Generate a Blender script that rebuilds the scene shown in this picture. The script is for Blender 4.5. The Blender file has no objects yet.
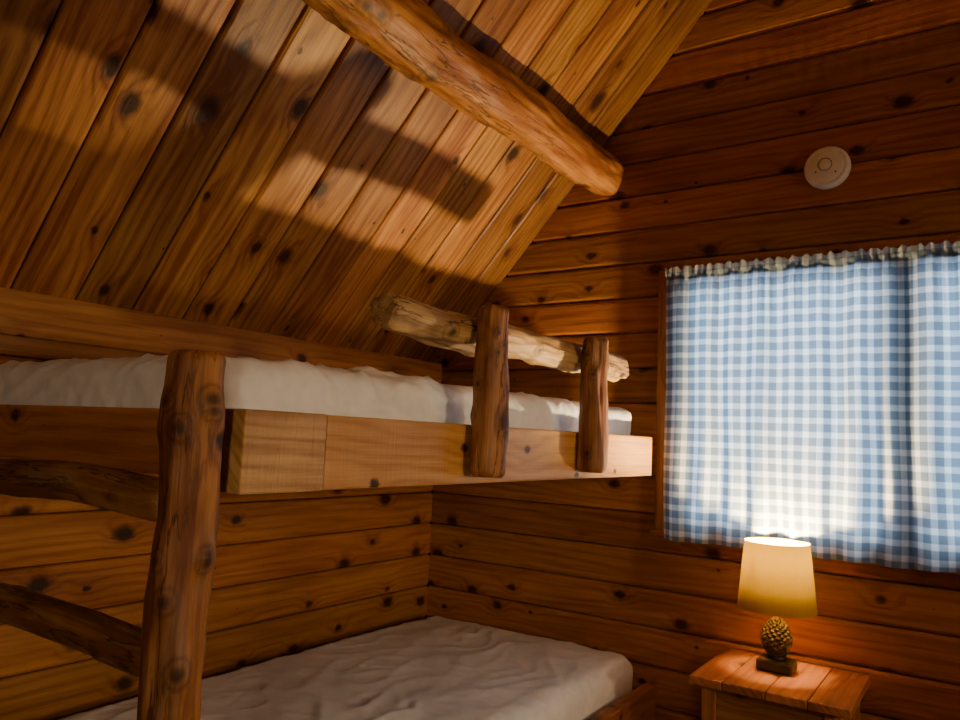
import bpy, bmesh, math, random
from mathutils import Vector, Matrix, noise as mn

random.seed(7)
D = 2.8; CX = 2.167; CZ = 1.40
V = Vector

# ------------------------------------------------------------------ materials
def newmat(name):
    m = bpy.data.materials.new(name); m.use_nodes = True
    nt = m.node_tree; nt.nodes.clear()
    return m, nt
class NB:
    def __init__(s, nt): s.nt = nt
    def n(s, t, **kw):
        nd = s.nt.nodes.new(t)
        for k, v in kw.items(): setattr(nd, k, v)
        return nd
    def l(s, a, b): s.nt.links.new(a, b)
    def m(s, op, a, b=None, c=None, clamp=False):
        nd = s.nt.nodes.new('ShaderNodeMath'); nd.operation = op; nd.use_clamp = clamp
        for i, v in enumerate((a, b, c)):
            if v is None: continue
            if isinstance(v, (int, float)): nd.inputs[i].default_value = v
            else: s.l(v, nd.inputs[i])
        return nd.outputs[0]
    def mr(s, v, a, b, c, d, smooth=False):
        nd = s.nt.nodes.new('ShaderNodeMapRange'); nd.clamp = True
        if smooth: nd.interpolation_type = 'SMOOTHSTEP'
        for i, x in enumerate((v, a, b, c, d)):
            if isinstance(x, (int, float)): nd.inputs[i].default_value = x
            else: s.l(x, nd.inputs[i])
        return nd.outputs[0]
    def comb(s, x, y, z):
        nd = s.nt.nodes.new('ShaderNodeCombineXYZ')
        for i, v in enumerate((x, y, z)):
            if isinstance(v, (int, float)): nd.inputs[i].default_value = v
            else: s.l(v, nd.inputs[i])
        return nd.outputs[0]
    def mix(s, f, a, b, mode='MIX'):
        nd = s.nt.nodes.new('ShaderNodeMix'); nd.data_type = 'RGBA'; nd.blend_type = mode
        if isinstance(f, (int, float)): nd.inputs[0].default_value = f
        else: s.l(f, nd.inputs[0])
        for i, v in ((6, a), (7, b)):
            if isinstance(v, tuple): nd.inputs[i].default_value = (v[0], v[1], v[2], 1)
            else: s.l(v, nd.inputs[i])
        return nd.outputs[2]
    def noise(s, vec, scale, detail=3, rough=.5):
        nd = s.nt.nodes.new('ShaderNodeTexNoise')
        nd.inputs['Scale'].default_value = scale
        nd.inputs['Detail'].default_value = detail
        nd.inputs['Roughness'].default_value = rough
        s.l(vec, nd.inputs['Vector']); return nd.outputs[0]

def wood(name, light, dark, knotc, dims='2D', cell=.17, rough=.42, grain=1.0, knot=1.0, var=.35, blotch=.4, redshift=0.5, cracks=0.0, grey=0.0, saw=0.0, bump=.002):
    m, nt = newmat(name); b = NB(nt)
    at = b.n('ShaderNodeAttribute', attribute_name='wc')
    ra = b.n('ShaderNodeAttribute', attribute_name='rnd')
    ka = b.n('ShaderNodeAttribute', attribute_name='kn')
    sp = b.n('ShaderNodeSeparateXYZ'); b.l(at.outputs['Vector'], sp.inputs[0])
    al, ac, dp = sp.outputs
    rnd = ra.outputs['Fac']; kn = ka.outputs['Fac']
    off = b.m('MULTIPLY', rnd, 53.0)
    al2 = b.m('ADD', al, off)
    wv = b.noise(b.comb(al2, ac, dp), 45, 2)
    wv2 = b.noise(b.comb(ac, al2, dp), 38, 2)
    vo = b.n('ShaderNodeTexVoronoi', voronoi_dimensions=dims, feature='F1')
    vo.inputs['Scale'].default_value = 1/cell
    b.l(b.comb(b.m('MULTIPLY_ADD', wv, .018, b.m('MULTIPLY', al2, .72)), b.m('MULTIPLY_ADD', wv2, .014, ac), dp), vo.inputs['Vector'])
    dist = vo.outputs['Distance']
    sc = b.n('ShaderNodeSeparateColor'); b.l(vo.outputs['Color'], sc.inputs[0])
    size = b.m('MULTIPLY', b.m('POWER', b.m('MAXIMUM', b.m('SUBTRACT', sc.outputs[0], .12), .0001), 1.4), .235*knot)
    edge = b.m('MULTIPLY', size, .45)
    kmask = b.mr(dist, edge, size, 1.0, 0.0)
    halo = b.mr(dist, 0, .38, 1, 0, True)
    halo = b.m('MULTIPLY', halo, b.mr(sc.outputs[0], .3, .8, 0, 1))
    low = b.noise(b.comb(b.m('MULTIPLY', al2, 1.1), b.m('MULTIPLY', ac, 7), b.m('MULTIPLY', dp, 7)), 1.0, 2)
    ph = b.m('ADD', b.m('ADD', b.m('MULTIPLY', b.m('ADD', ac, b.m('MULTIPLY', dp, .7)), 190*grain), b.m('MULTIPLY', low, 30)), b.m('MULTIPLY', halo, 9))
    wave = b.m('MULTIPLY_ADD', b.m('SINE', ph), .5, .5)
    wave = b.m('POWER', wave, 2.0)
    fine = b.noise(b.comb(b.m('MULTIPLY', al2, 6), b.m('MULTIPLY', ac, 230), b.m('MULTIPLY', dp, 230)), 1.0, 3, .6)
    strk = b.noise(b.comb(b.m('MULTIPLY', al2, 1.6), b.m('MULTIPLY', ac, 48), b.m('MULTIPLY', dp, 48)), 1.0, 3, .6)
    blo = b.noise(b.comb(b.m('MULTIPLY', al2, 2.2), b.m('MULTIPLY', ac, 9), b.m('MULTIPLY', dp, 9)), 1.0, 4, .6)
    f = b.m('ADD', b.m('MULTIPLY', wave, .30), b.m('MULTIPLY', b.mr(fine, .3, .7, 0, 1), .25))
    f = b.m('ADD', f, b.m('MULTIPLY', b.mr(strk, .38, .66, 0, 1), .38))
    f = b.m('ADD', f, b.m('MULTIPLY', b.mr(blo, .35, .68, 0, 1), blotch), clamp=True)
    f = b.m('ADD', f, b.m('MULTIPLY', halo, .35), clamp=True)
    col = b.mix(f, light, dark)
    if grey:
        g = b.noise(b.comb(b.m('MULTIPLY', al2, 3.4), b.m('MULTIPLY', ac, 14), b.m('MULTIPLY', dp, 14)), 1.0, 3, .6)
        col = b.mix(b.mr(g, .5, .62, 0, grey), col, (.42, .30, .19))
    wn = b.n('ShaderNodeTexWhiteNoise', noise_dimensions='1D'); b.l(b.m('MULTIPLY', rnd, 91.7), wn.inputs['W'])
    vv = b.m('MULTIPLY_ADD', wn.outputs['Value'], var, 1-var*.62)
    hs = b.n('ShaderNodeHueSaturation'); b.l(col, hs.inputs['Color']); b.l(vv, hs.inputs['Value'])
    b.l(b.m('MULTIPLY_ADD', rnd, -.03*redshift, .5+.01*redshift), hs.inputs['Hue'])
    col = hs.outputs[0]
    kk = b.m('MAXIMUM', b.m('MULTIPLY', kmask, .93), kn, clamp=True)
    if cracks:
        cr = b.noise(b.comb(b.m('MULTIPLY', al2, 3.0), b.m('MULTIPLY', ac, 26), b.m('MULTIPLY', dp, 26)), 1.0, 4, .6)
        crk = b.mr(b.m('ABSOLUTE', b.m('SUBTRACT', cr, .5)), .004, .022, cracks, 0)
        crk = b.m('MULTIPLY', crk, b.mr(low, .40, .52, 0, 1))
        kk = b.m('MAXIMUM', kk, crk, clamp=True)
    col = b.mix(kk, col, knotc)
    bs = b.n('ShaderNodeBsdfPrincipled'); b.l(col, bs.inputs['Base Color'])
    b.l(b.m('MULTIPLY_ADD', fine, .25, rough-.12), bs.inputs['Roughness'])
    bs.inputs['Specular IOR Level'].default_value = .3
    bp = b.n('ShaderNodeBump'); bp.inputs['Strength'].default_value = .5; bp.inputs['Distance'].default_value = bump
    h = b.m('ADD', b.m('MULTIPLY', fine, .8), b.m('MULTIPLY', wave, .35))
    h = b.m('SUBTRACT', h, b.m('MULTIPLY', kk, .8))
    if saw:
        sw = b.noise(b.comb(b.m('MULTIPLY', al2, 160), b.m('MULTIPLY', ac, 5), dp), 1.0, 2)
        h = b.m('ADD', h, b.m('MULTIPLY', sw, saw))
    b.l(h, bp.inputs['Height']); b.l(bp.outputs[0], bs.inputs['Normal'])
    o = b.n('ShaderNodeOutputMaterial'); b.l(bs.outputs[0], o.inputs[0])
    return m

KN = (.028, .010, .004)
M_wall = wood('pine_wall', (.55, .235, .052), (.26, .085, .016), KN, cell=.17, var=.55, redshift=.5)
M_ceil = wood('pine_ceiling', (.61, .315, .088), (.22, .076, .018), KN, cell=.19, var=.8, blotch=.55, redshift=.35, knot=1.1)
M_rail = wood('pine_timber', (.68, .39, .13), (.42, .195, .05), KN, cell=.22, var=.15, blotch=.45, saw=1.0)
M_rough = wood('rough_sawn_timber', (.72, .45, .18), (.36, .18, .06), KN, cell=.22, var=.15, blotch=.6, saw=4.0, bump=.003)
M_log = wood('peeled_log', (.62, .30, .085), (.19, .064, .016), KN, dims='3D', cell=.14, grain=.6, blotch=.85, rough=.5, knot=1.4, cracks=.75, grey=.3, bump=.004)
M_guard = wood('weathered_log', (.68, .42, .16), (.26, .13, .05), KN, dims='3D', cell=.16, grain=.6, blotch=.6, rough=.55, knot=1.3, cracks=.9, grey=.55, bump=.004)
M_beam = wood('varnished_log', (.62, .31, .08), (.24, .085, .020), KN, dims='3D', cell=.16, grain=.5, blotch=.7, rough=.46, knot=1.5, cracks=.75, bump=.003)
M_floor = wood('floor_boards', (.30, .13, .04), (.15, .06, .02), KN, var=.3)

def simple(name, col, rough=.5, metal=0, bump=None):
    m, nt = newmat(name); b = NB(nt)
    bs = b.n('ShaderNodeBsdfPrincipled')
    tc = b.n('ShaderNodeTexCoord')
    nz = b.noise(tc.outputs['Object'], 30, 3)
    c = b.mix(nz, tuple(x*.85 for x in col), tuple(min(1, x*1.12) for x in col))
    b.l(c, bs.inputs['Base Color']); bs.inputs['Roughness'].default_value = rough; bs.inputs['Metallic'].default_value = metal
    if bump:
        bp = b.n('ShaderNodeBump'); bp.inputs['Strength'].default_value = bump[1]; bp.inputs['Distance'].default_value = .003
        n2 = b.noise(tc.outputs['Object'], bump[0], 4); b.l(n2, bp.inputs['Height']); b.l(bp.outputs[0], bs.inputs['Normal'])
    o = b.n('ShaderNodeOutputMaterial'); b.l(bs.outputs[0], o.inputs[0]); return m
M_sheet = simple('cotton_sheet', (.80, .79, .78), .65, 0, (45, .2))
M_plastic = simple('white_plastic', (.84, .86, .88), .45)
M_plgrey = simple('grey_plastic', (.12, .12, .12), .5)
M_cone = simple('dark_pinecone', (.012, .010, .009), .4, 0)
M_base = simple('dark_resin', (.009, .007, .007), .5)
M_metal = simple('brass', (.25, .16, .07), .4, .9)
M_white = simple('painted_sash', (.6, .58, .55), .5)

# ------------------------------------------------------------------ mesh builder
class MB:
    def __init__(s): s.v=[]; s.f=[]; s.wc=[]; s.rn=[]; s.kn=[]
    def add(s, vs, fs, wc, rnd, kn=None):
        o = len(s.v); s.v += [tuple(v) for v in vs]; s.f += [tuple(i+o for i in f) for f in fs]
        s.wc += [tuple(w) for w in wc]; s.rn += [rnd]*len(vs); s.kn += (kn if kn else [0.0]*len(vs))
    def board(s, o, a, c, n, L, W, T=.02, b=.006, bulge=.0015, rnd=None, gap=.0008):
        o, a, c, n = V(o), V(a), V(c), V(n)
        if rnd is None: rnd = random.random()
        prof = [(gap,-T),(gap,-b),(gap+b*.35,-b*.4),(gap+b*1.2,0),(W*.5,bulge),(W-gap-b*1.2,0),(W-gap-b*.35,-b*.4),(W-gap,-b),(W-gap,-T)]
        k = len(prof); vs=[]; wc=[]
        for l in (0, L):
            for (p, q) in prof:
                vs.append(o+a*l+c*p+n*q); wc.append((l+rnd*3, p, q+rnd*5))
        fs = [(i, (i+1)%k, k+(i+1)%k, k+i) for i in range(k)]
        fs += [tuple(range(k)), tuple(range(2*k-1, k-1, -1))]
        s.add(vs, fs, wc, rnd)
    def slab(s, pts, n, T):
        n = V(n); k=len(pts); vs=[V(p) for p in pts]+[V(p)+n*T for p in pts]
        fs=[tuple(range(k))[::-1], tuple(range(k,2*k))]+[(i,(i+1)%k,k+(i+1)%k,k+i) for i in range(k)]
        s.add(vs, fs, [tuple(v) for v in vs], .5, [1.0]*len(vs))
    def box(s, lo, hi, g=0, rnd=None):
        if rnd is None: rnd = random.random()
        vs=[]; wc=[]
        others = [i for i in range(3) if i != g]
        for x in (lo[0],hi[0]):
            for y in (lo[1],hi[1]):
                for z in (lo[2],hi[2]):
                    p=(x,y,z); vs.append(p)
                    wc.append((p[g]+rnd*7, p[others[1]]+p[others[0]]*.9, rnd*5+p[others[0]]*.3))
        fs=[(0,1,3,2),(4,6,7,5),(0,4,5,1),(2,3,7,6),(0,2,6,4),(1,5,7,3)]
        s.add(vs, fs, wc, rnd)
    def log(s, p0, p1, r0, r1, seed=0, knots=10, ns=36, step=.012, wob=.01, chamf=.012, rough=.05, kr=.02):
        p0, p1 = V(p0), V(p1); ax = (p1-p0); L = ax.length; ax.normalize()
        ref = V((0,0,1)) if abs(ax.z) < .9 else V((1,0,0))
        u = ax.cross(ref).normalized(); w = ax.cross(u).normalized()
        rg = random.Random(seed)
        kl = [(rg.uniform(.05, .95)*L, rg.uniform(0, 2*math.pi), rg.uniform(.5, 1.0)*kr) for _ in range(knots)]
        n = max(8, int(L/step)); vs=[]; wc=[]; kn=[]
        rnd = rg.random()
        for i in range(n+1):
            t = i/n; l = t*L
            rr = r0+(r1-r0)*t
            e = min(l, L-l)
            if e < chamf: rr -= (chamf-e)*.7*(1-e/chamf*.5)
            cx_ = mn.noise(V((t*2.2*L, seed*3.1, 0)))*wob*2; cy_ = mn.noise(V((t*2.2*L, seed*3.1, 9)))*wob*2
            fade = min(1, e/.1) if e < .1 else 1
            c = p0+ax*l+u*cx_*fade+w*cy_*fade
            for j in range(ns):
                th = 2*math.pi*j/ns
                cs, sn = math.cos(th), math.sin(th)
                q = rr*(1+rough*1.6*mn.noise(V((cs*1.3, sn*1.3, l*4+seed*7)))+rough*.6*mn.noise(V((cs*4, sn*4, l*14+seed*7))))
                kd = 0
                for (kl_, kth, ks) in kl:
                    dl = l-kl_
                    if abs(dl) > ks*3: continue
                    dth = (th-kth+math.pi)%(2*math.pi)-math.pi
                    d2 = (dl/1.25)**2+(dth*rr)**2
                    q += ks*.32*math.exp(-d2/(ks*ks*1.1))
                    dd = math.sqrt(d2)/ks
                    kd = max(kd, min(1, max(0, 1.5-dd/.45)), .55*math.exp(-((dd-.85)/.16)**2))
                vs.append(c+(u*cs+w*sn)*q); wc.append((l+seed, cs*rr, sn*rr)); kn.append(kd*.85)
        fs=[]
        for i in range(n):
            for j in range(ns):
                j2=(j+1)%ns; fs.append((i*ns+j, i*ns+j2, (i+1)*ns+j2, (i+1)*ns+j))
        for i, flip in ((0, 1), (n, 0)):
            base = list(range(i*ns, i*ns+ns)); fs.append(tuple(base[::-1] if flip else base))
        s.add(vs, fs, wc, rnd, kn)
    def obj(s, name, mat, parent=None, smooth=False, bevel=0):
        me = bpy.data.meshes.new(name); me.from_pydata(s.v, [], s.f); me.update()
        a = me.attributes.new('wc', 'FLOAT_VECTOR', 'POINT'); a.data.foreach_set('vector', [x for w in s.wc for x in w])
        a = me.attributes.new('rnd', 'FLOAT', 'POINT'); a.data.foreach_set('value', s.rn)
        a = me.attributes.new('kn', 'FLOAT', 'POINT'); a.data.foreach_set('value', s.kn)
        bm = bmesh.new(); bm.from_mesh(me); bmesh.ops.recalc_face_normals(bm, faces=bm.faces); bm.to_mesh(me); bm.free()
        me.materials.append(mat)
        if smooth:
            for p in me.polygons: p.use_smooth = len(p.vertices) == 4
        o = bpy.data.objects.new(name, me); bpy.context.collection.objects.link(o)
        if bevel:
            bv = o.modifiers.new('bevel', 'BEVEL'); bv.width = bevel; bv.segments = 2; bv.limit_method = 'ANGLE'
        if parent: o.parent = parent
        return o

def empty(name, loc=(0,0,0)):
    e = bpy.data.objects.new(name, None); bpy.context.collection.objects.link(e); return e

# ------------------------------------------------------------------ room shell
WT = 1.72; SL = 1.12; RX = 2.2; RW = 4.4; YF = -4.7; BW = .142
th = math.atan(SL); ct, st = math.cos(th), math.sin(th)
def ceil_z(x): return WT + SL*min(x, RW-x)
WX0, WX1, WZ0, WZ1 = 1.19, 2.42, CZ-.30, CZ+.64
mb = MB(); z = 0
while z < ceil_z(RX):
    zt = z+BW
    if z <= WT: x0, x1 = 0, RW
    else: x0 = (z-WT)/SL; x1 = RW-x0
    r = random.random()
    def seg(a, b_, za, zb):
        if b_-a > .01 and zb-za > .004: mb.board((a, 0, za), (1,0,0), (0,0,1), (0,-1,0), b_-a, zb-za, T=.05, b=min(.010, (zb-za)*.3), rnd=r, gap=.0014)
    if zt <= WZ0 or z >= WZ1:
        seg(x0, x1, z, zt)
    else:
        seg(x0, WX0, z, zt); seg(WX1, x1, z, zt)
        if z < WZ0: seg(WX0, WX1, z, WZ0)
        if zt > WZ1: seg(WX0, WX1, WZ1, zt)
    z = zt
E=.1
for (a, b_, c, d) in ((-E, WX0, -E, WT), (WX1, RW+E, -E, WT), (WX0, WX1, -E, WZ0)):
    mb.slab([(a,.05,c),(b_,.05,c),(b_,.05,d),(a,.05,d)], (0,1,0), .06)
mb.slab([(WX0,.05,WZ1),(WX1,.05,WZ1),(WX1,.05,2.9),(WX0,.05,2.9)], (0,1,0), .06)
mb.slab([(-E,.05,WT),(WX0,.05,WT),(WX0,.05,ceil_z(WX0)+.1),(-E,.05,WT+.1)], (0,1,0), .06)
mb.slab([(WX1,.05,WT),(RW+E,.05,WT),(RW+E,.05,WT+.1),(RX,.05,ceil_z(RX)+.2),(WX0,.05,ceil_z(WX0)+.1),(WX0,.05,2.89),(WX1,.05,2.89)], (0,1,0), .06)
mb.obj('wall_back', M_wall)
for nm, x, nx in (('wall_left', 0, 1), ('wall_right', RW, -1)):
    mb = MB(); z = 0
    while z < WT-.005:
        h = min(BW, WT-z)
        mb.board((x, YF, z), (0,1,0), (0,0,1), (nx,0,0), -YF, h, T=.03, b=.010, gap=.0014); z += h
    mb.slab([(x-nx*.03,YF-.1,-E),(x-nx*.03,.05,-E),(x-nx*.03,.05,WT+.08),(x-nx*.03,YF-.1,WT+.08)], (-nx,0,0), .05)
    mb.obj(nm, M_wall)
mb = MB(); z = 0
while z < ceil_z(RX):
    if z <= WT: x0, x1 = 0, RW
    else: x0 = (z-WT)/SL; x1 = RW-x0
    mb.board((x0, YF, z), (1,0,0), (0,0,1), (0,1,0), x1-x0, BW, T=.03, b=.007); z += BW
mb.slab([(-E,YF-.03,-E),(RW+E,YF-.03,-E),(RW+E,YF-.03,WT+.1),(RX,YF-.03,ceil_z(RX)+.2),(-E,YF-.03,WT+.1)], (0,-1,0), .05)
mb.obj('wall_front', M_wall)
mb = MB(); y = .0; PW = .172
rr_ = random.Random(5)
while y > YF:
    mb.board((0, y-PW, WT), (ct,0,st), (0,1,0), (st,0,-ct), RX/ct, PW, T=.03, b=.009, bulge=0, rnd=rr_.random(), gap=.0025)
    mb.board((RW, y-PW, WT), (-ct,0,st), (0,1,0), (-st,0,-ct), RX/ct, PW, T=.03, b=.009, bulge=0, rnd=rr_.random(), gap=.0025)
    y -= PW
for x, sx in ((0,1),(RW,-1)):
    o_=V((x,0,WT))+V((-sx*st,0,ct))*.03; a=V((sx*ct,0,st)); 
    p=[o_-a*.1+V((0,.11,0)), o_+a*(RX/ct+.1)+V((0,.11,0)), o_+a*(RX/ct+.1)+V((0,YF-.1,0)), o_-a*.1+V((0,YF-.1,0))]
    mb.slab(p, (-sx*st,0,ct), .05)
mb.obj('ceiling', M_ceil)
mb = MB(); x = 0
while x < RW:
    mb.board((x, YF, 0), (0,1,0), (1,0,0), (0,0,1), -YF, .11, T=.03, b=.002, bulge=0); x += .11
mb.slab([(-E,YF-.1,-.03),(RW+E,YF-.1,-.03),(RW+E,.1,-.03),(-E,.1,-.03)], (0,0,-1), .05)
mb.obj('floor', M_floor)
mb = MB(); mb.board((.018, YF, WT-.105), (0,1,0), (0,0,1), (1,0,0), -YF-.001, .125, T=.0175, b=.004)
mb.obj('trim_1', M_wall)

# ------------------------------------------------------------------ roof log
mb = MB()
mb.log((.838, .02, CZ+1.116), (.838, YF-.0, CZ+1.116), .084, .108, seed=3, knots=50, ns=64, wob=.008, rough=.10, kr=.036, step=.010)
mb.obj('ceiling_beam_log', M_beam, smooth=True)

# ------------------------------------------------------------------ window
win = empty('window_1')
mb = MB()
cw = .1
mb.box((WX0-cw, -.022, WZ0-.02), (WX0+.005, -.001, WZ1+.02), 2)
mb.box((WX1-.005, -.022, WZ0-.02), (WX1+cw, -.001, WZ1+.02), 2)
mb.box((WX0-cw, -.022, WZ1+.02), (WX1+cw, -.001, WZ1+.045), 0)
mb.box((WX0-cw-.01, -.032, WZ0-.055), (WX1+cw+.01, -.001, WZ0-.02), 0)
mb.obj('casing', M_wall, win, bevel=.003)
mb = MB(); fy0, fy1 = .015, .045
for (a, b_, c, d) in ((WX0, WX0+.07, WZ0, WZ1), (WX1-.07, WX1, WZ0, WZ1), (1.87, 1.985, WZ0, WZ1)):
    mb.box((a, fy0, c), (b_, fy1, d), 2)
for (c, d) in ((WZ0, WZ0+.05), (WZ1-.05, WZ1)):
    mb.box((WX0+.07, fy0, c), (1.87, fy1, d), 0); mb.box((1.985, fy0, c), (WX1-.07, fy1, d), 0)
mb.obj('sash', M_white, win, bevel=.002)
m, nt = newmat('window_glass'); b = NB(nt)
tr = b.n('ShaderNodeBsdfTransparent'); gl = b.n('ShaderNodeBsdfGlossy'); gl.inputs['Roughness'].default_value=.05
mx = b.n('ShaderNodeMixShader'); mx.inputs[0].default_value=.06; b.l(tr.outputs[0], mx.inputs[1]); b.l(gl.outputs[0], mx.inputs[2])
o = b.n('ShaderNodeOutputMaterial'); b.l(mx.outputs[0], o.inputs[0])
mb = MB(); mb.box((WX0+.06, .028, WZ0+.04), (WX1-.06, .031, WZ1-.04)); mb.obj('pane', m, win)

# curtain
CY = -.082
curt = empty('gingham_curtain')
def curtain():
    m, nt = newmat('gingham_cotton'); b = NB(nt)
    at = b.n('ShaderNodeAttribute', attribute_name='wc')
    sp = b.n('ShaderNodeSeparateXYZ'); b.l(at.outputs['Vector'], sp.inputs[0])
    P = .047
    def stripe(v):
        fr = b.m('FRACT', b.m('DIVIDE', v, P))
        return b.mr(b.m('ABSOLUTE', b.m('SUBTRACT', fr, .5)), .26, .32, 1, 0)
    sx = stripe(sp.outputs[0]); sy = stripe(sp.outputs[1])
    s = b.m('MULTIPLY', b.m('ADD', sx, sy), .5)
    weave = b.noise(at.outputs['Vector'], 700, 1)
    ramp = b.n('ShaderNodeValToRGB'); b.l(s, ramp.inputs[0])
    e = ramp.color_ramp.elements
    e[0].position=0; e[0].color=(.86,.86,.82,1); e[1].position=1; e[1].color=(.13,.18,.23,1)
    k = e.new(.5); k.color=(.38,.44,.48,1)
    col = b.mix(b.m('MULTIPLY', weave, .2), ramp.outputs[0], (.5,.5,.5))
    df = b.n('ShaderNodeBsdfDiffuse'); tl = b.n('ShaderNodeBsdfTranslucent')
    b.l(b.mix(.85, (0,0,0), col), df.inputs[0]); b.l(col, tl.inputs[0])
    mx = b.n('ShaderNodeMixShader'); mx.inputs[0].default_value=.5
    b.l(df.outputs[0], mx.inputs[1]); b.l(tl.outputs[0], mx.inputs[2])
    o = b.n('ShaderNodeOutputMaterial'); b.l(mx.outputs[0], o.inputs[0])
    X0, X1, ZB, ZT = 1.14, 2.52, CZ-.345, CZ+.675
    nx, nz = 700, 110
    vs=[]; wc=[]; arc=0; prev=None; arcs=[]
    def fold(x, t):
        f = .013*math.sin(x*62+2.5*mn.noise(V((x*5,0,0))))+.012*math.sin(x*33+1.3+3*mn.noise(V((x*3,4,t*.7))))
        f += .014*mn.noise(V((x*9, 2, t*.8)))
        fine = .0055*math.sin(x*230+3*mn.noise(V((x*20,7,0))))*max(0,(t-.75)/.25)
        return f*(1.0-.4*t)+fine
    for i in range(nx+1):
        x = X0+(X1-X0)*i/nx; y = fold(x, .4)
        if prev: arc += math.hypot(x-prev[0], y-prev[1])
        prev = (x, y); arcs.append(arc)
    for j in range(nz+1):
        t = j/nz
        for i in range(nx+1):
            x = X0+(X1-X0)*i/nx
            zz = ZB+(ZT-ZB)*t + .010*mn.noise(V((x*6, 0, 3)))*(1-t)
            if t > .965: zz += (t-.965)/.035*(.005*math.sin(x*150+4*mn.noise(V((x*9,1,1))))+.003*math.sin(x*260))
            y = CY+fold(x, t)
            if t > .965: y = CY-.006*min(1,(t-.965)/.012)+.005*math.sin(x*210+3*mn.noise(V((x*14,5,0))))
            elif t > .945: y = CY+.006+(y-CY)*.45
            xx = x+.004*math.sin(t*9+x*13)*(1-t)
            vs.append((xx, min(y, -.034), zz)); wc.append((arcs[i], zz, 0))
    fs=[(j*(nx+1)+i, j*(nx+1)+i+1, (j+1)*(nx+1)+i+1, (j+1)*(nx+1)+i) for j in range(nz) for i in range(nx)]
    c = MB(); c.add(vs, fs, wc, 0); return c.obj('fabric', m, curt, smooth=True)
curtain()
def cyl(name, p0, p1, r, mat, parent=None, seg=24, r2=None):
    p0, p1 = V(p0), V(p1); d = p1-p0
    bm = bmesh.new(); bmesh.ops.create_cone(bm, cap_ends=True, segments=seg, radius1=r, radius2=r if r2 is None else r2, depth=d.length)
    me = bpy.data.meshes.new(name); bm.to_mesh(me); bm.free(); me.materials.append(mat)
    for p in me.polygons: p.use_smooth = len(p.vertices)==4
    o = bpy.data.objects.new(name, me); bpy.context.collection.objects.link(o)
    o.matrix_world = Matrix.Translation((p0+p1)/2) @ d.to_track_quat('Z','Y').to_matrix().to_4x4()
    if parent: o.parent = parent
    return o
cyl('rod', (1.125, CY+.022, CZ+.630), (2.54, CY+.022, CZ+.630), .004, M_metal, curt)
for x in (1.127, 2.535): cyl('bracket', (x, CY+.022, CZ+.630), (x, -.023, CZ+.630), .004, M_metal, curt)

# ------------------------------------------------------------------ lathe helper
def lathe(name, prof, mat, loc, parent=None, seg=48, axis='Z', smooth=True, capped=True):
    vs=[]; fs=[]; n=len(prof)
    for (r, z) in prof:
        for j in range(seg):
            a=2*math.pi*j/seg; vs.append((r*math.cos(a), r*math.sin(a), z))
    for i in range(n-1):
        for j in range(seg):
            j2=(j+1)%seg; fs.append((i*seg+j, i*seg+j2, (i+1)*seg+j2, (i+1)*seg+j))
    if capped:
        fs.append(tuple(range(seg))[::-1]); fs.append(tuple(range((n-1)*seg, n*seg)))
    me=bpy.data.meshes.new(name); me.from_pydata(vs, [], fs); me.update(); me.materials.append(mat)
    for p in me.polygons: p.use_smooth = smooth and len(p.vertices)==4
    o=bpy.data.objects.new(name, me); bpy.context.collection.objects.link(o); o.location=loc
    if axis=='-Y': o.rotation_euler=(math.radians(90),0,0)
    if parent: o.parent=parent
    return o

# smoke detector
sd = empty('smoke_detector'); sc_ = (1.702, -.002, CZ+1.003)
lathe('body', [(.074,0),(.076,.004),(.076,.018),(.070,.027),(.062,.031),(.058,.029),(.055,.031),(.045,.034),(.0,.035)], M_plastic, sc_, sd, axis='-Y')
lathe('test_button', [(.020,.034),(.020,.036),(.018,.0375),(0,.038)], M_plastic, (sc_[0]-.004, sc_[1], sc_[2]+.006), sd, axis='-Y')
lathe('vent_ring', [(.0205,.0335),(.0225,.0365),(.0245,.0335)], M_plgrey, (sc_[0]-.004, sc_[1], sc_[2]+.006), sd, axis='-Y', capped=False)
for dx, dz in ((.03,-.026),(-.034,-.018)):
    lathe('led', [(.003,.033),(.003,.036),(0,.037)], M_plgrey, (sc_[0]+dx, sc_[1], sc_[2]+dz), sd, axis='-Y')

# ------------------------------------------------------------------ bunk bed
bed = empty('bunk_bed')
RXo = 1.107; RXi = RXo-.070; YE = -1.965; YB = -.085
mb = MB()
mb.box((RXi, -1.768, CZ-.115), (RXo-.004, YB, CZ+.030), 1, .61); mb.obj('upper_side_rail', M_rail, bed, bevel=.005)
mb = MB()
mb.box((RXi, YE, CZ-.116), (RXo, -1.771, CZ+.031), 1, .37); mb.obj('upper_side_rail_end', M_rough, bed, bevel=.004)
mb = MB(); mb.box((.035, YE, CZ-.115), (.075, YB, CZ+.030), 1); mb.obj('upper_wall_rail', M_rail, bed, bevel=.004)
mb = MB()
for i in range(14):
    y = -1.9+i*.13; mb.box((.075, y, CZ-.075), (RXi, y+.09, CZ-.055), 0)
mb.box((.035, YB+.001, CZ-.115), (RXi, YB+.04, CZ-.02), 0)
mb.obj('upper_slats', M_rail, bed)
mb = MB(); mb.box((.012, -2.03, CZ-.088), (1.02, -1.99, CZ+.026), 0, .7); mb.obj('upper_foot_board', M_wall, bed, bevel=.005)
mb = MB(); mb.log((.012, -2.030, CZ-.130), (1.03, -2.035, CZ-.128), .038, .038, seed=11, knots=8, rough=.06); mb.obj('foot_log_rail', M_log, bed, smooth=True)
mb = MB(); mb.log((.012, -2.035, CZ-.385), (1.03, -2.035, CZ-.385), .036, .036, seed=12, knots=8); mb.obj('foot_log_rung', M_log, bed, smooth=True)
mb = MB(); mb.log((1.062, -2.035, 0), (1.062, -2.035, CZ+.122), .052, .044, seed=21, knots=40, ns=72, wob=.012, rough=.13, step=.005, kr=.024); mb.obj('corner_post', M_log, bed, smooth=True)
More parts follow.
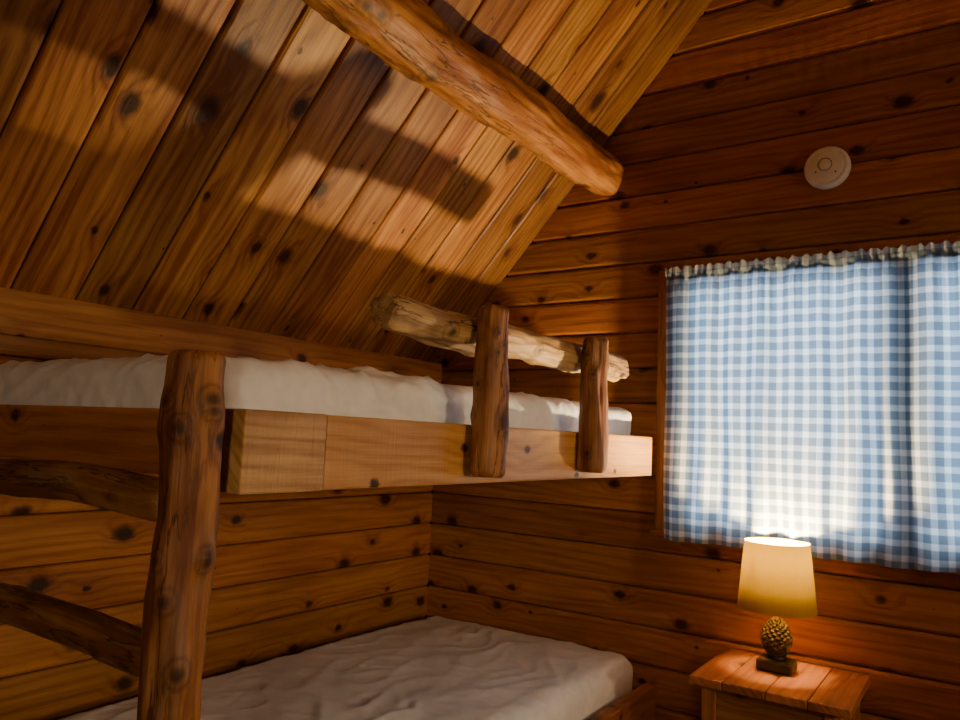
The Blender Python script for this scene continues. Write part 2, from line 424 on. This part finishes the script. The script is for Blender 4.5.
mb = MB(); mb.log((.065, -2.10, 0), (.065, -2.10, CZ+.122), .048, .044, seed=22, knots=12); mb.obj('wall_corner_post', M_log, bed, smooth=True)
mb = MB(); mb.log((.045, -.042, CZ-.115), (.045, -.042, CZ+.24), .028, .027, seed=23, knots=8); mb.obj('head_corner_post', M_log, bed, smooth=True)
mb = MB(); mb.log((1.147, -1.27, CZ-.095), (1.147, -1.27, CZ+.325), .043, .039, seed=31, knots=14, ns=56, step=.005, rough=.14, wob=.007, kr=.02); mb.obj('guard_post', M_log, bed, smooth=True)
mb = MB(); mb.log((1.147, -.69, CZ-.092), (1.147, -.69, CZ+.325), .044, .040, seed=32, knots=14, ns=56, step=.005, rough=.14, wob=.007, kr=.02); mb.obj('guard_post', M_log, bed, smooth=True)
mb = MB(); mb.log((1.066, -1.59, CZ+.270), (1.066, -.32, CZ+.262), .043, .043, seed=33, knots=16, ns=56, step=.006, rough=.18, wob=.009, kr=.026); mb.obj('guard_log', M_guard, bed, smooth=True)
mb = MB()
mb.box((1.07, -1.98, CZ-1.05), (1.115, -.032, CZ-.885), 1); mb.box((.035, -1.98, CZ-1.05), (.075, -.032, CZ-.885), 1)
mb.obj('lower_rails', M_wall, bed, bevel=.004)
mb = MB()
for i in range(14):
    y = -1.9+i*.14; mb.box((.075, y, CZ-.985), (1.07, y+.09, CZ-.965), 0)
mb.obj('lower_slats', M_rail, bed)
mb = MB(); mb.log((1.09, -.09, 0), (1.09, -.09, CZ-1.052), .045, .045, seed=25); mb.obj('lower_leg', M_log, bed, smooth=True)

# mattresses
def mattress(name, lo, hi, r, seed, wr=.006, puff=.012, step=.012, s3=1.0):
    lo, hi = V(lo), V(hi); size = hi-lo
    n = [max(4, int(size[i]/step)) for i in range(3)]
    bm = bmesh.new(); idx = {}
    def vert(i, j, k):
        key=(i,j,k)
        if key in idx: return idx[key]
        p = V((lo.x+size.x*i/n[0], lo.y+size.y*j/n[1], lo.z+size.z*k/n[2]))
        q = V((min(max(p.x, lo.x+r), hi.x-r), min(max(p.y, lo.y+r), hi.y-r), min(max(p.z, lo.z+r), hi.z-r)))
        d = p-q
        if d.length > 1e-6:
            nrm = d.normalized(); p = q+nrm*r
        else: nrm = V((0,0,1))
        u_ = (p.x-lo.x)/size.x; v_ = (p.y-lo.y)/size.y
        dome = puff*(math.sin(math.pi*min(1,max(0,u_)))*math.sin(math.pi*min(1,max(0,v_))))**.4
        s1 = V((p.x*3.1+p.y*1.2, p.y*2.0-p.x*1.1, p.z*4+seed))
        warp = V((mn.noise(s1), mn.noise(s1+V((5,5,5))), 0))*.9
        a = V((p.x*5+p.z*5, p.y*2.3, seed))+warp
        rid = max(0, 1-abs(mn.noise(a))*3.2)**2.5
        a2 = V((p.x*3+p.y*6, p.y*1.5-p.x*7+p.z*9, seed+9))+warp*1.3
        rid2 = max(0, 1-abs(mn.noise(a2))*3.2)**2.5
        a3 = V((p.x*4-p.y*5, p.y*8+p.x*3, p.z*8+seed+4))+warp*1.8
        rid3 = max(0, 1-abs(mn.noise(a3))*4)**2
        env = .4+1.2*abs(mn.noise(V((p.x*2,p.y*1.7,seed+2))))
        disp = wr*(rid+rid2*.9+rid3*.7*s3)*env+min(wr,.006)*1.1*mn.noise(s1*1.5)
        if nrm.z < -.2: disp = 0
        p = p+nrm*disp
        if p.z > lo.z+size.z*.5: p.z += dome*(1 if nrm.z > .1 else 0.2)
        vv = bm.verts.new(p); idx[key]=vv; return vv
    def face(axis, kfix):
        o=[i for i in range(3) if i!=axis]
        for a in range(n[o[0]]):
            for b_ in range(n[o[1]]):
                q=[]
                for (da,db) in ((0,0),(1,0),(1,1),(0,1)):
                    c=[0,0,0]; c[axis]=kfix; c[o[0]]=a+da; c[o[1]]=b_+db; q.append(vert(*c))
                bm.faces.new(q)
    for ax_ in range(3):
        face(ax_, 0); face(ax_, n[ax_])
    bmesh.ops.recalc_face_normals(bm, faces=bm.faces)
    me=bpy.data.meshes.new(name); bm.to_mesh(me); bm.free(); me.materials.append(M_sheet)
    for p in me.polygons: p.use_smooth=True
    o=bpy.data.objects.new(name, me); bpy.context.collection.objects.link(o); return o
mattress('mattress', (.08, -1.965, CZ-.053), (1.022, -.083, CZ+.128), .045, 1.3, wr=.009, step=.010, s3=1.4)
mattress('mattress', (.085, -1.955, CZ-.963), (1.045, -.05, CZ-.790), .055, 6.1, wr=.0075, step=.011)

# ------------------------------------------------------------------ nightstand
ns_ = empty('nightstand'); TZ = CZ-.70
mb = MB()
ty0, ty1 = -.445, -.035
for a, b_ in ((1.375, 1.475), (1.477, 1.60), (1.602, 1.715), (1.717, 1.828)):
    mb.box((a, ty0, TZ-.025), (b_, ty1, TZ), 1)
mb.obj('top', M_wall, ns_, bevel=.003)
mb = MB()
for x in (1.405, 1.755):
    for y in (-.415, -.105): mb.box((x, y, 0), (x+.045, y+.045, TZ-.0255), 2)
mb.obj('legs', M_wall, ns_, bevel=.003)
mb = MB()
mb.box((1.45, -.410, TZ-.13), (1.755, -.39, TZ-.0255), 0); mb.box((1.45, -.085, TZ-.13), (1.755, -.065, TZ-.0255), 0)
mb.box((1.41, -.37, TZ-.13), (1.43, -.105, TZ-.0255), 1); mb.box((1.775, -.37, TZ-.13), (1.795, -.105, TZ-.0255), 1)
mb.box((1.43, -.37, .16), (1.775, -.105, .18), 0)
mb.obj('aprons_and_shelf', M_wall, ns_, bevel=.002)

# ------------------------------------------------------------------ lamp
lamp = empty('table_lamp'); LX, LY = 1.578, -.20
mb = MB(); mb.box((LX-.055, LY-.042, TZ+.0005), (LX+.055, LY+.042, TZ+.038)); mb.obj('base', M_base, lamp, bevel=.008)
lathe('plinth', [(.03,0),(.034,.004),(.026,.012),(.02,.02)], M_base, (LX, LY, TZ+.038), lamp)
bm = bmesh.new(); H=.112; R=.045
N=150
for i in range(N):
    t=(i+.5)/N; a=i*2.399963
    zz=H*t; rr=R*math.sin(math.pi*(t*.86+.12))**.7
    c=V((math.cos(a)*rr*.86, math.sin(a)*rr*.86, zz)); out=V((math.cos(a), math.sin(a), 0)); up=V((0,0,1)); sd_=out.cross(up)
    w=.0085*(rr/R)+.003; hh=.0125
    n_=(out+up*.35).normalized()
    pts=[c-sd_*w*.7-up*hh*.6, c+sd_*w*.7-up*hh*.6, c+sd_*w+up*hh*.2+n_*.004, c+up*hh*.9+n_*.005, c-sd_*w+up*hh*.2+n_*.004]
    tip=bm.verts.new(c+n_*.0115+up*.001)
    vv=[bm.verts.new(p) for p in pts]; cc=bm.verts.new(c-out*.01)
    for k in range(5):
        bm.faces.new((vv[k], vv[(k+1)%5], tip)); bm.faces.new((vv[(k+1)%5], vv[k], cc))
r_=bmesh.ops.create_uvsphere(bm, u_segments=20, v_segments=14, radius=1)
for v in r_['verts']: v.co=V((v.co.x*R*.82, v.co.y*R*.82, H/2+v.co.z*H*.5))
me=bpy.data.meshes.new('pinecone'); bm.to_mesh(me); bm.free(); me.materials.append(M_cone)
o=bpy.data.objects.new('pinecone', me); bpy.context.collection.objects.link(o); o.location=(LX,LY,TZ+.045); o.parent=lamp
lathe('stem', [(.012,0),(.012,.01),(.006,.014),(.006,.05),(.014,.055),(.014,.13)], M_metal, (LX,LY,TZ+.152), lamp)
def shade_mat(name, dcol, tcol):
    m, nt = newmat(name); b = NB(nt)
    tc=b.n('ShaderNodeTexCoord'); nz=b.noise(tc.outputs['Object'], 160, 2)
    df=b.n('ShaderNodeBsdfDiffuse'); tl=b.n('ShaderNodeBsdfTranslucent')
    b.l(b.mix(nz,tuple(x*.85 for x in dcol),dcol), df.inputs[0]); b.l(b.mix(nz,tuple(x*.85 for x in tcol),tcol), tl.inputs[0])
    mx=b.n('ShaderNodeAddShader'); b.l(df.outputs[0], mx.inputs[0]); b.l(tl.outputs[0], mx.inputs[1])
    oo=b.n('ShaderNodeOutputMaterial'); b.l(mx.outputs[0], oo.inputs[0]); return m
K=.0078
m = shade_mat('amber_shade', (.48,.24,.002), (1*K,.56*K,.0))
SB, ST = TZ+.192, TZ+.405
lathe('shade', [(.121, SB-TZ),(.1195,SB-TZ+.01),(.1005, ST-TZ-.006),(.100, ST-TZ)], m, (LX,LY,TZ), lamp, seg=72, capped=False)
m2 = shade_mat('added_diffuser_white', (.55,.5,.4), (.17,.13,.08))
bz = TZ+.355
lathe('added_diffuser', [(.0145,-.060),(.058,-.060)], m2, (LX,LY,bz), lamp, seg=48, capped=False)  # unseen disc, added below the bulb to cut direct light on the table
m, nt = newmat('bulb_glass'); b=NB(nt); em=b.n('ShaderNodeEmission'); em.inputs[0].default_value=(1,.72,.38,1); em.inputs[1].default_value=3
tr=b.n('ShaderNodeBsdfTransparent'); ad=b.n('ShaderNodeAddShader'); b.l(em.outputs[0], ad.inputs[0]); b.l(tr.outputs[0], ad.inputs[1])
oo=b.n('ShaderNodeOutputMaterial'); b.l(ad.outputs[0], oo.inputs[0])
lathe('bulb', [(.012,-.07),(.014,-.05),(.026,-.025),(.030,0),(.026,.018),(.015,.028),(0,.031)], m, (LX,LY,bz), lamp, seg=24)
for a in (0, 2.094, 4.189):
    cyl('spider', (LX,LY,bz-.06), (LX+.103*math.cos(a), LY+.103*math.sin(a), ST-.05), .0012, M_metal, lamp, 8)

def light(name, typ, loc, e, col, size=.05, rot=None, sy=None, tgt=None, ang=60):
    l=bpy.data.lights.new(name, typ); l.energy=e; l.color=col
    if typ in('POINT','SPOT'): l.shadow_soft_size=size
    if typ=='SPOT': l.spot_size=math.radians(ang); l.spot_blend=1.0
    if typ=='AREA':
        l.size=size
        if sy: l.shape='RECTANGLE'; l.size_y=sy
    o=bpy.data.objects.new(name, l); bpy.context.collection.objects.link(o); o.location=loc
    if rot: o.rotation_euler=rot
    if tgt: o.rotation_euler=(V(tgt)-V(loc)).to_track_quat('-Z','Y').to_euler()
    return o
lo_ = light('bulb_light', 'POINT', (LX, LY, bz), 130, (1,.71,.35), .020)
lo_.parent = lamp
light('side_spot_light', 'SPOT', (3.9, -1.6, 1.40), 85, (1,.75,.44), .09, tgt=(1.1,-1.1,1.02), ang=64)
light('room_spot_light', 'SPOT', (2.9, -4.2, 1.55), 75, (1,.76,.47), .12, tgt=(.7,-1.9,.92), ang=60)
light('ambient_fill_light', 'POINT', (3.9, -1.0, 1.9), 24, (1,.73,.42), .12)  # added ambient fill from the right, brightens the back wall
light('daylight', 'AREA', (1.80, 1.5, CZ+.3), 205, (.58,.79,1), 1.7, (math.radians(-90),0,0), 1.5)

w=bpy.data.worlds.new('World'); bpy.context.scene.world=w; w.use_nodes=True
bg=w.node_tree.nodes['Background']; bg.inputs[0].default_value=(.35,.55,.9,1); bg.inputs[1].default_value=1.3

# ------------------------------------------------------------------ camera
f=747.0
X=V((1091,29,747)).normalized(); Y=V((514,-100,-747)); Y=(Y-X*Y.dot(X)).normalized(); Z=X.cross(Y)
cam=bpy.data.cameras.new('camera'); cam.lens=f/960*36; cam.sensor_width=36; cam.clip_start=.02
co=bpy.data.objects.new('camera', cam); bpy.context.collection.objects.link(co)
R_=Matrix((X,Y,Z))
co.matrix_world=Matrix.Translation((CX,-D,CZ)) @ R_.to_4x4()
bpy.context.scene.camera=co
